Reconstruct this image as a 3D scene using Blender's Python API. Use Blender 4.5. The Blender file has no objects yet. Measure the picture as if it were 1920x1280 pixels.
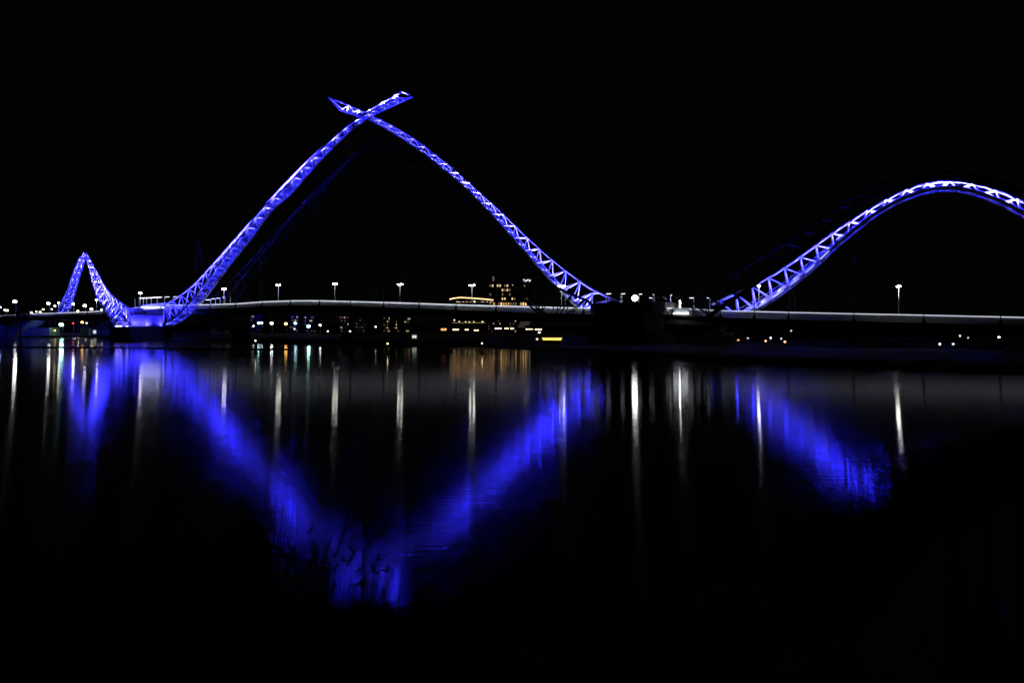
import bpy, math, random
import numpy as np
from mathutils import Vector
random.seed(7)
rng = np.random.RandomState(11)
S = bpy.context.scene
C = S.collection

# ---------------------------------------------------------------- camera, world, exposure
CAM_H, FPX, HZ = 4.6, 1280.0, 615.0          # eye height (m), focal length and horizon row at 1920 px width
cam = bpy.data.objects.new('camera', bpy.data.cameras.new('camera'))
C.objects.link(cam)
cam.location = (0, 0, CAM_H)
cam.rotation_euler = (math.radians(90), 0, 0)
cam.data.sensor_width = 36.0
cam.data.lens = 24.0
cam.data.shift_y = -25.0 / 1920.0
cam.data.clip_start = 0.1
cam.data.clip_end = 9000
S.camera = cam

w = bpy.data.worlds.new("World"); S.world = w; w.use_nodes = True
nt = w.node_tree; nt.nodes.clear()
wo = nt.nodes.new('ShaderNodeOutputWorld'); bg = nt.nodes.new('ShaderNodeBackground')
bg.inputs['Color'].default_value = (0.75, 0.8, 1.0, 1)       # moonless night sky over a city
bg.inputs['Strength'].default_value = 0.001
nt.links.new(bg.outputs[0], wo.inputs[0])

S.view_settings.view_transform = 'Standard'
S.view_settings.look = 'None'
S.view_settings.gamma = 1.0
S.view_settings.exposure = 0.0
S.view_settings.use_curve_mapping = False
S.render.engine = 'CYCLES'
S.cycles.use_denoising = True
S.cycles.max_bounces = 5
S.cycles.diffuse_bounces = 2
S.cycles.glossy_bounces = 3
S.cycles.transparent_max_bounces = 8
S.cycles.sample_clamp_indirect = 40
S.cycles.sample_clamp_direct = 0
S.cycles.caustics_reflective = False
S.cycles.caustics_refractive = False
S.cycles.use_light_tree = True

# ---------------------------------------------------------------- helpers
def at(px, py, D):
    """point seen at pixel (px, py) of the 1920 wide photograph, D metres in front of the lens"""
    return Vector(((px - 960) / FPX * D, D, CAM_H + (HZ - py) / FPX * D))

class Line:
    """a vertical plane through plan point p with plan direction d"""
    def __init__(s, p, d):
        s.p = Vector((p[0], p[1], 0)); s.d = Vector((d[0], d[1], 0)).normalized()
        s.n = Vector((s.d.y, -s.d.x, 0))
        if s.n.y > 0: s.n = -s.n               # towards the camera
    def hit(s, px, py):
        r = Vector(((px - 960) / FPX, 1, 0))
        # r*D = p + d*t
        D = (s.p.x * s.d.y - s.p.y * s.d.x) / (r.x * s.d.y - r.y * s.d.x)
        return at(px, py, D)
    def off(s, m):
        q = s.p + s.n * m
        return Line((q.x, q.y), (s.d.x, s.d.y))

AX = Line((0, 175), (1, -0.6))                 # centre line of the main and right spans
BX = Line((-139, 258), (-0.72, 0.69))          # the left span bends away

def mat(name, col, rough=0.6, metal=0.0, bump=0.0, bscale=8.0, var=0.0, vscale=0.6, emit=None, es=0.0, coat=0.0):
    m = bpy.data.materials.new(name); m.use_nodes = True
    n = m.node_tree; b = n.nodes['Principled BSDF']
    b.inputs['Base Color'].default_value = (*col, 1)
    b.inputs['Roughness'].default_value = rough
    b.inputs['Metallic'].default_value = metal
    tc = None
    if var or bump:
        tc = n.nodes.new('ShaderNodeTexCoord')
    if var:
        t = n.nodes.new('ShaderNodeTexNoise'); t.inputs['Scale'].default_value = vscale
        t.inputs['Detail'].default_value = 5
        r = n.nodes.new('ShaderNodeMapRange')
        r.inputs['From Min'].default_value = .3; r.inputs['From Max'].default_value = .7
        r.inputs['To Min'].default_value = 1 - var; r.inputs['To Max'].default_value = 1 + var
        mx = n.nodes.new('ShaderNodeVectorMath'); mx.operation = 'SCALE'
        mx.inputs[0].default_value = col
        n.links.new(tc.outputs['Object'], t.inputs['Vector'])
        n.links.new(t.outputs['Fac'], r.inputs['Value'])
        n.links.new(r.outputs[0], mx.inputs['Scale'])
        n.links.new(mx.outputs[0], b.inputs['Base Color'])
    if bump:
        t = n.nodes.new('ShaderNodeTexNoise'); t.inputs['Scale'].default_value = bscale
        t.inputs['Detail'].default_value = 4
        bp = n.nodes.new('ShaderNodeBump'); bp.inputs['Strength'].default_value = bump
        n.links.new(tc.outputs['Object'], t.inputs['Vector'])
        n.links.new(t.outputs['Fac'], bp.inputs['Height'])
        n.links.new(bp.outputs[0], b.inputs['Normal'])
    if emit:
        b.inputs['Emission Color'].default_value = (*emit, 1)
        b.inputs['Emission Strength'].default_value = es
    return m

def emat(name, col, s):
    return mat(name, (0.02, 0.02, 0.02), 0.5, emit=col, es=s)

def translucent(name, col, fac, rough=0.5, perf=0.0, var=0.12):
    m = bpy.data.materials.new(name); m.use_nodes = True
    n = m.node_tree; n.nodes.clear()
    o = n.nodes.new('ShaderNodeOutputMaterial')
    d = n.nodes.new('ShaderNodeBsdfDiffuse'); t = n.nodes.new('ShaderNodeBsdfTranslucent')
    mx = n.nodes.new('ShaderNodeMixShader'); mx.inputs[0].default_value = fac
    tc = n.nodes.new('ShaderNodeTexCoord'); nz = n.nodes.new('ShaderNodeTexNoise')
    nz.inputs['Scale'].default_value = 0.35; nz.inputs['Detail'].default_value = 4
    r = n.nodes.new('ShaderNodeMapRange')
    r.inputs['From Min'].default_value = .3; r.inputs['From Max'].default_value = .7
    r.inputs['To Min'].default_value = 1 - var; r.inputs['To Max'].default_value = 1 + var
    sc = n.nodes.new('ShaderNodeVectorMath'); sc.operation = 'SCALE'; sc.inputs[0].default_value = col
    n.links.new(tc.outputs['Object'], nz.inputs['Vector']); n.links.new(nz.outputs['Fac'], r.inputs['Value'])
    n.links.new(r.outputs[0], sc.inputs['Scale'])
    n.links.new(sc.outputs[0], d.inputs['Color']); n.links.new(sc.outputs[0], t.inputs['Color'])
    n.links.new(d.outputs[0], mx.inputs[1]); n.links.new(t.outputs[0], mx.inputs[2])
    last = mx
    if perf:
        tr = n.nodes.new('ShaderNodeBsdfTransparent'); m2 = n.nodes.new('ShaderNodeMixShader')
        m2.inputs[0].default_value = perf
        n.links.new(mx.outputs[0], m2.inputs[1]); n.links.new(tr.outputs[0], m2.inputs[2]); last = m2
    n.links.new(last.outputs[0], o.inputs['Surface'])
    return m

class MB:
    def __init__(s): s.v = []; s.f = []
    def add(s, vs, fs):
        k = len(s.v); s.v += [tuple(v) for v in vs]; s.f += [tuple(i + k for i in f) for f in fs]
    def tube(s, a, b, r, r2=None, n=6, caps=True):
        a = Vector(a); b = Vector(b); d = (b - a)
        if d.length < 1e-6: return
        d.normalize(); r2 = r if r2 is None else r2
        u = d.cross(Vector((0, 0, 1)))
        if u.length < .05: u = d.cross(Vector((1, 0, 0)))
        u.normalize(); v = d.cross(u)
        vs = []
        for c, q in ((a, r), (b, r2)):
            for i in range(n):
                t = 2 * math.pi * (i + .5) / n
                vs.append(c + u * math.cos(t) * q + v * math.sin(t) * q)
        fs = [(i, (i + 1) % n, n + (i + 1) % n, n + i) for i in range(n)]
        if caps: fs += [tuple(range(n - 1, -1, -1)), tuple(range(n, 2 * n))]
        s.add(vs, fs)
    def path(s, pts, r, n=8):
        pts = [Vector(p) for p in pts]; k = len(pts); vs = []
        rr = r if hasattr(r, '__len__') else [r] * k
        for i, p in enumerate(pts):
            d = (pts[min(i + 1, k - 1)] - pts[max(i - 1, 0)]).normalized()
            u = d.cross(Vector((0, 0, 1)))
            if u.length < .05: u = d.cross(Vector((0, 1, 0)))
            u.normalize(); v = d.cross(u)
            for j in range(n):
                t = 2 * math.pi * j / n
                vs.append(p + u * math.cos(t) * rr[i] + v * math.sin(t) * rr[i])
        fs = []
        for i in range(k - 1):
            for j in range(n):
                a = i * n + j; b = i * n + (j + 1) % n
                fs.append((a, b, b + n, a + n))
        fs += [tuple(range(n - 1, -1, -1)), tuple(range((k - 1) * n, k * n))]
        s.add(vs, fs)
    def box(s, c, size, ex=(1, 0, 0), ey=(0, 1, 0), ez=(0, 0, 1), taper=1.0):
        c = Vector(c); ex = Vector(ex).normalized(); ey = Vector(ey).normalized(); ez = Vector(ez).normalized()
        vs = []
        for z in (-.5, .5):
            q = taper if z > 0 else 1
            for x, y in ((-.5, -.5), (.5, -.5), (.5, .5), (-.5, .5)):
                vs.append(c + ex * x * size[0] * q + ey * y * size[1] * q + ez * z * size[2])
        s.add(vs, [(3, 2, 1, 0), (4, 5, 6, 7), (0, 1, 5, 4), (1, 2, 6, 5), (2, 3, 7, 6), (3, 0, 4, 7)])
    def slab(s, a, b, z0a, z1a, z0b, z1b, n, th):
        """upright panel from plan point a to b, thickness th along n"""
        o = Vector(n).normalized() * th / 2
        vs = []
        for q in (-o, o):
            vs += [(a.x + q.x, a.y + q.y, z0a), (b.x + q.x, b.y + q.y, z0b), (b.x + q.x, b.y + q.y, z1b), (a.x + q.x, a.y + q.y, z1a)]
        s.add(vs, [(3, 2, 1, 0), (4, 5, 6, 7), (0, 1, 5, 4), (1, 2, 6, 5), (2, 3, 7, 6), (3, 0, 4, 7)])
    def prism(s, poly, z0, z1, scale_top=1.0):
        k = len(poly); cx = sum(p[0] for p in poly) / k; cy = sum(p[1] for p in poly) / k
        vs = [(p[0], p[1], z0) for p in poly] + [(cx + (p[0] - cx) * scale_top, cy + (p[1] - cy) * scale_top, z1) for p in poly]
        s.add(vs, [tuple(range(k - 1, -1, -1)), tuple(range(k, 2 * k))] + [(i, (i + 1) % k, k + (i + 1) % k, k + i) for i in range(k)])
    def ball(s, c, r, n=8, m=5, sz=1.0):
        vs = [(c[0], c[1], c[2] - r * sz)]
        for i in range(1, m):
            t = math.pi * i / m
            for j in range(n):
                p = 2 * math.pi * j / n
                vs.append((c[0] + r * math.sin(t) * math.cos(p), c[1] + r * math.sin(t) * math.sin(p), c[2] - r * math.cos(t) * sz))
        vs.append((c[0], c[1], c[2] + r * sz)); L = len(vs) - 1
        fs = [(0, 1 + (j + 1) % n, 1 + j) for j in range(n)]
        for i in range(m - 2):
            for j in range(n):
                a = 1 + i * n + j; b = 1 + i * n + (j + 1) % n
                fs.append((a, b, b + n, a + n))
        fs += [(L, 1 + (m - 2) * n + j, 1 + (m - 2) * n + (j + 1) % n) for j in range(n)]
        s.add(vs, fs)
    def build(s, name, m, parent=None, smooth=False, loc=None):
        me = bpy.data.meshes.new(name); me.from_pydata(s.v, [], s.f); me.update()
        if smooth: me.shade_smooth()
        me.materials.append(m)
        o = bpy.data.objects.new(name, me); C.objects.link(o)
        if parent is not None:
            o.parent = parent
            if parent.get('worldparts') and parent.parent is None: o.location = -parent.location
        if loc is not None: o.location = loc
        return o

def thing(name, loc, label, cat, group=None, world=False):
    o = bpy.data.objects.new(name, None); C.objects.link(o)
    o.location = loc; o['label'] = label; o['category'] = cat
    o.empty_display_size = .5
    if group: o['group'] = group
    if world: o['worldparts'] = True
    return o

def tag(o, label, cat, group=None):
    o['label'] = label; o['category'] = cat
    if group: o['group'] = group
    return o

def dup(o, parent=None, loc=None):
    c = o.copy(); C.objects.link(c)
    if parent is not None: c.parent = parent
    if loc is not None: c.location = loc
    for ch in [x for x in o.children]: dup(ch, c)
    return c

# ---------------------------------------------------------------- materials
LEDC = (0.024, 0.02, 1.0)
M = dict(
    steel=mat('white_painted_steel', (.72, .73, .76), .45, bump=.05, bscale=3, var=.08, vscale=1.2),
    steel_shaded=mat('white_steel_darkened_unlit', (.012, .012, .013), .9, var=.2),  # the white steel darkened in colour so unlit ribs stay black
    soffit=translucent('soffit_glow_sheet', (.26, .27, .3), .55, perf=.6),  # see-through sheet added to hold blue glow inside the open lattice
    parapet=translucent('frosted_parapet_screen', (.72, .74, .76), .5),
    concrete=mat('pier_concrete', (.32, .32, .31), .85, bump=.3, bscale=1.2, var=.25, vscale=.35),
    darkconc=mat('concrete_darkened_unlit', (.035, .034, .03), .9, bump=.4, bscale=1.0, var=.4, vscale=.3),  # pier concrete darkened in colour for the parts no lamp lights
    girder=mat('girder_paint', (.03, .03, .032), .6, var=.3),
    white=mat('white_frame_paint', (.75, .76, .78), .5, var=.06),
    cable=mat('galvanised_cable', (.14, .145, .15), .5, .3, var=.1),
    black=mat('black_rubber', (.012, .012, .014), .7, bump=.2, var=.3),
    earth=mat('bank_earth', (.008, .0075, .006), .95, bump=.8, bscale=.5, var=.5, vscale=.08),
    roof=mat('dark_roof', (.03, .03, .035), .8, var=.3),
    wall=mat('dim_wall', (.03, .028, .026), .85, bump=.2, var=.25, vscale=.2),
    shed=mat('site_shed_panel', (.3, .33, .35), .6, bump=.1, var=.15),
    leaf=mat('leaf', (.05, .07, .025), .6, var=.4, vscale=3),
    bark=mat('bark', (.06, .045, .03), .9, bump=.5, var=.3),
    mud=mat('wet_black_mud', (.004, .0038, .003), .95, bump=.5, bscale=2, var=.4, vscale=.5),
    reed=mat('reed_blade', (.007, .007, .004), .7, var=.4, vscale=4),
    glass=mat('dark_window_glass', (.01, .011, .014), .15),
    yellow=mat('machine_yellow', (.35, .19, .02), .55, var=.25),
    orange=mat('orange_tarpaulin', (.35, .12, .03), .7, bump=.4, bscale=2, var=.3),
    lampW=emat('deck_lamp_lens', (1, .98, .86), 48),
    workL=emat('work_light_lens', (1, 1, .97), 30),
    strip=emat('handrail_light_strip', (.86, .9, 1), 1.3),
    strip_d=emat('handrail_light_strip_dim', (.86, .9, 1), 1.8),
    strip_in=emat('parapet_fill_strip', (.88, .92, 1), 11),  # added source inside the parapet, evens out its brightness
    strip_fill_r=emat('parapet_fill_strip_dim', (.86, .9, 1), .6),
    wall_fill=emat('wall_fill_glow', (.93, .96, 1), 14),  # added bars that brighten the seating walls
    ledfix=emat('blue_led_lens', (.25, .25, 1), 7),
    leddash=emat('led_tube_lens', (.35, .36, 1), 2.6),
    base_led=emat('pier_base_led_lens', (.35, .3, 1), 14),
    canopy_fill=emat('canopy_fill_glow', (.95, .97, 1), 7),
    armlight_fill=emat('arm_light_fill_lens', (.95, .96, 1), 5),
    post_fill=emat('post_fill_glow', (.95, .96, 1), 10),
    warm=emat('warm_window_light', (1, .58, .2), .65),
    warm2d=emat('bright_lobby_light', (1, .6, .22), 1.6),
    warm2=emat('warm_strip_light', (1, .72, .42), 4.5),
    casino=emat('roof_edge_light', (1, .56, .26), 2.6),
    amber=emat('amber_cabin_light', (1, .55, .06), 5),
    hotelw=emat('hotel_room_light', (1, .70, .36), .95),
    hotelw2=emat('dim_room_light', (1, .66, .34), .16),
    sign=emat('white_sign_light', (.86, .84, 1), 1.2),
    shedw=emat('shed_window_light', (.85, .95, .8), .9),
)
LC = dict(w=(1, 1, .95), t=(.45, 1, .9), o=(1, .5, .12), y=(1, .86, .45), r=(1, .05, .05))
_lm = {}
def dotmat(c, s):
    k = (c, s)
    if k not in _lm:
        _lm[k] = emat('lamp_glass_' + {'w': 'white', 't': 'teal', 'o': 'orange', 'y': 'yellow', 'r': 'red'}[c], LC[c], s)
    return _lm[k]

# ---------------------------------------------------------------- water
def water_material():
    m = bpy.data.materials.new('river_water'); m.use_nodes = True
    n = m.node_tree; b = n.nodes['Principled BSDF']
    b.inputs['Base Color'].default_value = (.0012, .0016, .002, 1)
    b.inputs['IOR'].default_value = 1.333
    b.inputs['Anisotropic'].default_value = .88          # wavelets run towards the camera: slopes vary more along Y than along X
    tg = n.nodes.new('ShaderNodeCombineXYZ'); tg.inputs[1].default_value = 1
    n.links.new(tg.outputs[0], b.inputs['Tangent'])
    g = n.nodes.new('ShaderNodeNewGeometry')
    sp = n.nodes.new('ShaderNodeSeparateXYZ')
    # wind lanes: a long noise shifts where calm water turns to ripples
    mp = n.nodes.new('ShaderNodeMapping'); mp.inputs['Scale'].default_value = (.012, .06, 1)
    nz = n.nodes.new('ShaderNodeTexNoise'); nz.inputs['Scale'].default_value = 1.0; nz.inputs['Detail'].default_value = 3
    n.links.new(g.outputs['Position'], mp.inputs['Vector']); n.links.new(mp.outputs[0], nz.inputs['Vector'])
    n.links.new(g.outputs['Position'], sp.inputs[0])
    sh = n.nodes.new('ShaderNodeMath'); sh.operation = 'MULTIPLY_ADD'
    sh.inputs[1].default_value = 26; sh.inputs[2].default_value = -13
    n.links.new(nz.outputs['Fac'], sh.inputs[0])
    ad = n.nodes.new('ShaderNodeMath'); ad.operation = 'ADD'
    n.links.new(sp.outputs['Y'], ad.inputs[0]); n.links.new(sh.outputs[0], ad.inputs[1])
    mr = n.nodes.new('ShaderNodeMapRange'); mr.inputs['From Min'].default_value = 0; mr.inputs['From Max'].default_value = 300
    n.links.new(ad.outputs[0], mr.inputs['Value'])
    cr = n.nodes.new('ShaderNodeValToRGB'); e = cr.color_ramp.elements
    def val(v): return (v, v, v, 1)
    e[0].position = 0; e[0].color = val(.082)
    e[1].position = 1; e[1].color = val(.12)
    for p, v in ((.12, .077), (.205, .08), (.235, .066), (.40, .052), (.52, .05), (.56, .085), (.8, .08)):
        q = e.new(p); q.color = val(v)
    n.links.new(mr.outputs[0], cr.inputs[0])
    n.links.new(cr.outputs['Color'], b.inputs['Roughness'])
    # wavelets
    mp2 = n.nodes.new('ShaderNodeMapping'); mp2.inputs['Scale'].default_value = (.5, 4.0, 1)
    n2 = n.nodes.new('ShaderNodeTexNoise'); n2.inputs['Scale'].default_value = 1.0; n2.inputs['Detail'].default_value = 2
    n.links.new(g.outputs['Position'], mp2.inputs['Vector']); n.links.new(mp2.outputs[0], n2.inputs['Vector'])
    bp = n.nodes.new('ShaderNodeBump'); bp.inputs['Strength'].default_value = .28; bp.inputs['Distance'].default_value = .012
    n.links.new(n2.outputs['Fac'], bp.inputs['Height']); n.links.new(bp.outputs[0], b.inputs['Normal'])
    return m
mb = MB(); mb.add([(-900, -40, 0), (900, -40, 0), (1800, 2500, 0), (-1800, 2500, 0)], [(0, 1, 2, 3)])
o = mb.build('water', water_material()); o['kind'] = 'structure'

# far bank: one sheet from the waterline to the horizon
shore_px = [(-900, 630), (-300, 632), (140, 632), (215, 635.5), (262, 637), (420, 640), (600, 645), (900, 650), (1000, 653), (1100, 662),
            (1240, 669), (1350, 679), (1500, 685), (1700, 692), (1920, 698), (2500, 712)]
def shoreD(px):
    y = np.interp(px, [p[0] for p in shore_px], [p[1] for p in shore_px])
    return CAM_H * FPX / (y - HZ)
mb = MB(); cols = []
for px in np.arange(-900, 2501, 20):
    D = shoreD(px) * (1 + .006 * math.sin(px * .05) + .004 * math.sin(px * .13 + 1))
    cols.append([(px, D - .6, -.3), (px, D, .12), (px, D + 1.6, .7 + .15 * math.sin(px * .07)), (px, D + 6, .9), (px, D + 60, 1.0), (px, 2600, 1.0)])
k = len(cols[0])
vs = [((c[0] - 960) / FPX * c[1], c[1], c[2]) for col in cols for c in col]
fs = [(i * k + j, (i + 1) * k + j, (i + 1) * k + j + 1, i * k + j + 1) for i in range(len(cols) - 1) for j in range(k - 1)]
mb.add(vs, fs); o = mb.build('far_bank', M['earth'], smooth=True); o['kind'] = 'structure'

# far hills along the horizon, black against the sky
mb = MB(); top = []
for i, px in enumerate(np.arange(-1000, 2700, 25)):
    h = 9 + 7 * (.5 + .5 * math.sin(px * .004 + 1)) + rng.rand() * 3
    D = 2300
    top.append(((px - 960) / FPX * D, D, 1, h))
vs = []
for t in top: vs += [(t[0], t[1] - 150, .9), (t[0], t[1], t[3]), (t[0], t[1] + 250, .9)]
fs = []
for i in range(len(top) - 1):
    a = i * 3; fs += [(a, a + 3, a + 4, a + 1), (a + 1, a + 4, a + 5, a + 2)]
mb.add(vs, fs); o = mb.build('hills', M['earth'], smooth=True); o['kind'] = 'structure'

# near bank under the reeds
near_px = [(-900, 1160), (-200, 1175), (300, 1170), (520, 1185), (740, 1195), (1000, 1190), (1250, 1130), (1450, 1070), (1600, 1025), (1690, 975), (1760, 905), (1920, 850), (2500, 780)]
def nearD(px):
    y = np.interp(px, [p[0] for p in near_px], [p[1] for p in near_px])
    return CAM_H * FPX / (y - HZ)
mb = MB(); cols = []
for px in np.arange(-1800, 3401, 20):
    D = nearD(px) * (1 + .02 * math.sin(px * .03))
    cols.append([(px, D + .5, -.35), (px, D, .03), (px, D * .93, .25), (px, D * .6, 1.1), (px, D * .2, 2.7), (px, 0.02, 2.9)])
k = len(cols[0])
vs = [((c[0] - 960) / FPX * c[1], c[1], c[2] + .05 * math.sin(c[0] * .21 + c[1])) for col in cols for c in col]
fs = [(i * k + j, i * k + j + 1, (i + 1) * k + j + 1, (i + 1) * k + j) for i in range(len(cols) - 1) for j in range(k - 1)]
mb.add(vs, fs); mb.add([(-60, .02, 2.9), (60, .02, 2.9), (60, -40, 3), (-60, -40, 3)], [(3, 2, 1, 0)])
o = mb.build('near_bank', M['mud'], smooth=True); o['kind'] = 'structure'

# ---------------------------------------------------------------- the footbridge
bridge = thing('footbridge', at(1190, 650, 158), 'long footbridge with blue lit arched truss ribs crossing over a pale lit deck', 'bridge', world=True)

def smooth_curve(pts, n, it=2):
    P = np.array([tuple(p) for p in pts], float)
    d = np.r_[0, np.cumsum(np.linalg.norm(np.diff(P, axis=0), axis=1))]
    s = np.linspace(0, d[-1], n)
    Q = np.stack([np.interp(s, d, P[:, i]) for i in range(3)], 1)
    for _ in range(it):
        R = Q.copy(); R[1:-1] = (Q[:-2] + 2 * Q[1:-1] + Q[2:]) / 4; Q = R
    d = np.r_[0, np.cumsum(np.linalg.norm(np.diff(Q, axis=0), axis=1))]; d /= d[-1]
    return d, Q
def samp(c, t):
    return Vector([float(np.interp(t, c[0], c[1][:, i])) for i in range(3)])

def rib(label, Tpx, Mpx, plane, hw, bays, lit, single, tip=None, shift=None, energy=2600, rt=.27, rb=.24, rd=.13, rails=False, dashes=0, perp=True, lean=0.0, ecurve=None):
    sh = shift or Vector((0, 0, 0))
    Tc = smooth_curve([plane.hit(*p) + sh for p in Tpx], 61)
    Mc = smooth_curve([plane.hit(*p) + sh for p in Mpx], 61)
    if perp:                                   # pair every top point with the lower point square to the rib
        ts = np.linspace(0, 1, 241); mp = np.array([tuple(samp(Mc, t)) for t in ts]); pr = []
        for t in np.linspace(0, 1, 61):
            p = np.array(tuple(samp(Tc, t))); k = int(np.argmin(((mp - p) ** 2).sum(1))); pr.append(ts[k])
        pr = np.array(pr); pr[0] = 0; pr[-1] = max(pr[-1], .995); pr = np.maximum.accumulate(pr)
        for _ in range(6): pr[1:-1] = (pr[:-2] + 2 * pr[1:-1] + pr[2:]) / 4
        Mc = (np.linspace(0, 1, 61), np.array([tuple(samp(Mc, t)) for t in pr]))
    st = M['steel'] if lit else M['steel_shaded']
    n = plane.n
    W = lambda t: float(np.interp(t, [q[0] for q in hw], [q[1] for q in hw]))
    g = MB(); g.path([samp(Tc, t) for t in np.linspace(0, 1, bays + 1)], rt)
    root = g.build('arch_rib', st, bridge, smooth=True); root['label'] = label
    lo = [Mc and samp(Mc, i / bays) for i in range(bays + 1)]
    for s in (1, -1):
        g = MB(); g.path([lo[i] + n * s * W(i / bays) for i in range(bays + 1)], rb)
        g.build('bottom_chord', st, root, smooth=True)
    joined = MB(); ties = MB()
    for i in range(bays + 1):
        t = i / bays
        a, b = lo[i] + n * W(t), lo[i] - n * W(t)
        ties.tube(a, b, rd * .9)
        if i < bays:
            c = lo[i + 1] - n * W((i + 1) / bays); ties.tube(a, c, rd * .7); ties.tube(b, lo[i + 1] + n * W((i + 1) / bays), rd * .7)
    for i in range(bays):
        tn = samp(Tc, (i + .5) / bays)
        for j, s in ((i, 1), (i, -1), (i + 1, 1), (i + 1, -1)):
            e = lo[j] + n * s * W(j / bays)
            if single:
                g = MB(); g.tube(tn, e, rd); g.build('diagonal', st, root)
            else: joined.tube(tn, e, rd)
    if joined.v:
        o = joined.build('diagonals', st, root); o['kind'] = 'stuff'
    o = ties.build('cross_bracing', st, root); o['kind'] = 'stuff'
    # translucent sheets added between the bottom chords to carry the blue glow
    if lit:
        for i in range(bays):
            t0, t1 = (i + .06) / bays, (i + .94) / bays
            p0, p1 = samp(Mc, t0), samp(Mc, t1)
            up = (samp(Tc, (t0 + t1) / 2) - (p0 + p1) / 2).normalized() * -.3
            g = MB(); q0, q1 = n * (W(t0) - .35), n * (W(t1) - .35)
            th = up.normalized() * .04
            A = [p0 + q0 + up, p0 - q0 + up, p1 - q1 + up, p1 + q1 + up]
            g.add(A + [a + th for a in A], [(0, 1, 2, 3), (7, 6, 5, 4), (0, 4, 5, 1), (1, 5, 6, 2), (2, 6, 7, 3), (3, 7, 4, 0)])
            g.build('glow_sheet', M['soffit'], root)
    if tip:
        tp = plane.hit(*tip) + sh
        g = MB(); g.tube(samp(Tc, 1), tp, rt, .1)
        for s in (1, -1): g.tube(lo[-1] + n * s * W(1), tp, rb, .1)
        g.build('tip', st, root)
    if rails:
        for f, r in ((.22, .05), (.34, .05), (.12, .09)):
            for s in ((.6, -.6) if f < .3 else (.6,)):
                g = MB(); g.path([samp(Mc, t).lerp(samp(Tc, t), f) + n * s * W(t) for t in np.linspace(0, 1, bays + 1)], r, 5)
                g.build('climb_rail', st, root)
    for i in range(dashes):
        t0, t1 = (i + 1.15) / bays, (i + 1.75) / bays
        g = MB(); off = n * (W(t0) + rb + .05)
        g.tube(samp(Mc, t0) + off, samp(Mc, t1) + off, .07); g.build('led_tube', M['leddash'], root)
    if lit:
        lens = MB()
        for i in range(bays):
            t = (i + .5) / bays
            m_, T_ = samp(Mc, t), samp(Tc, t)
            up = (T_ - m_); hgt = up.length; up.normalize()
            tan = (samp(Mc, min(1, t + .02)) - samp(Mc, max(0, t - .02))).normalized()
            if tan.z < 0: tan = -tan
            ef = 1.0 if ecurve is None else float(np.interp(t, [q[0] for q in ecurve], [q[1] for q in ecurve]))
            for s in (1, -1):
                p = m_ + up * .25 + n * s * W(t) * .55
                L = bpy.data.lights.new('led_floodlight', 'SPOT')
                L.color = LEDC; L.energy = energy * ef * 13.0; L.spot_size = math.radians(128); L.spot_blend = .35; L.shadow_soft_size = .12
                lo_ = bpy.data.objects.new('led_floodlight', L); C.objects.link(lo_)
                lo_.parent = root
                d = (up * .8 + tan * .5 - n * s * .08 + n * lean).normalized()
                lo_.rotation_euler = d.to_track_quat('-Z', 'Y').to_euler()
                lo_.location = p
                lens.box(p - d * .16, (.34, .34, .12), ex=d.orthogonal(), ey=d.cross(d.orthogonal()), ez=d)
        o = lens.build('led_fittings', M['ledfix'], root); o['kind'] = 'stuff'
    return Tc, Mc

near = AX.off(6.2); far = AX.off(-6.2)
A_T = [(301, 577), (328, 561), (345, 549), (364, 535), (379, 517), (396, 499), (413, 481), (428, 463), (447, 442), (466, 421), (485, 399), (502, 380),
       (521, 358), (542, 337), (563, 315), (590, 290), (624, 260), (650, 239), (683, 212), (713, 194), (733, 183), (754, 172)]
A_E = [(316, 609), (338, 598), (357, 579), (378, 554), (398, 527), (420, 496), (441, 471), (466, 441), (477, 423), (499, 394), (519, 376), (544, 356), (573, 319),
       (604, 288), (632, 260), (653, 240), (670, 229), (693, 214), (715, 203), (754, 186)]
A = rib('blue lit left rib of the main span rising to the right over the crossing', A_T, A_E, near, [(0, 2.2), (.5, 2.0), (1, 1.1)], 25, True, True,
        tip=(774, 182), lean=.52, ecurve=[(0, .4), (.3, .7), (.6, 1.5), (1, 1.9)])
B_T = [(1165, 567), (1135, 555), (1107, 542), (1081, 523), (1057, 504), (1031, 484), (1007, 462), (985, 442), (961, 418), (937, 395), (914, 374), (892, 355),
       (877, 341), (855, 320), (833, 303), (811, 286), (788, 267), (764, 253), (752, 245), (720, 228), (685, 211), (666, 203), (645, 194)]
B_E = [(1092, 580), (1078, 568), (1065, 556), (1042, 530), (1024, 511), (1005, 489), (981, 463), (961, 441), (941, 418), (919, 395), (903, 379), (884, 359),
       (861, 338), (829, 314), (804, 292), (772, 271), (739, 249), (701, 228), (676, 218), (643, 209)]
B = rib('blue lit right rib of the main span rising to the left behind the deck', B_T, B_E, far, [(0, 1.8), (.5, 1.6), (1, 1.3)], 23, True, True,
        tip=(616, 183), energy=2400, ecurve=[(0, .6), (.5, .7), (.62, .12), (.85, .14), (1, 1.3)])
C_T = [(1335, 571), (1362, 558), (1401, 541), (1449, 517), (1483, 494), (1509, 475), (1551, 444), (1588, 418), (1610, 405), (1633, 391), (1669, 370), (1693, 357),
       (1714, 350), (1740, 342), (1763, 339.5), (1792, 339), (1820, 342), (1849, 350), (1883, 362), (1920, 378), (1970, 404), (2030, 442), (2110, 500), (2200, 565)]
C_E = [(1350, 618), (1366, 609), (1382, 600), (1396, 592), (1420, 578), (1452, 560), (1489, 531), (1513, 513), (1544, 484), (1567, 461), (1595, 438), (1641, 402), (1671, 384), (1702, 368), (1738, 357),
       (1763, 353), (1792, 352.5), (1820, 358), (1864, 374), (1881, 382), (1918, 401), (1970, 434), (2050, 485), (2150, 560), (2190, 590)]
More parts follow.
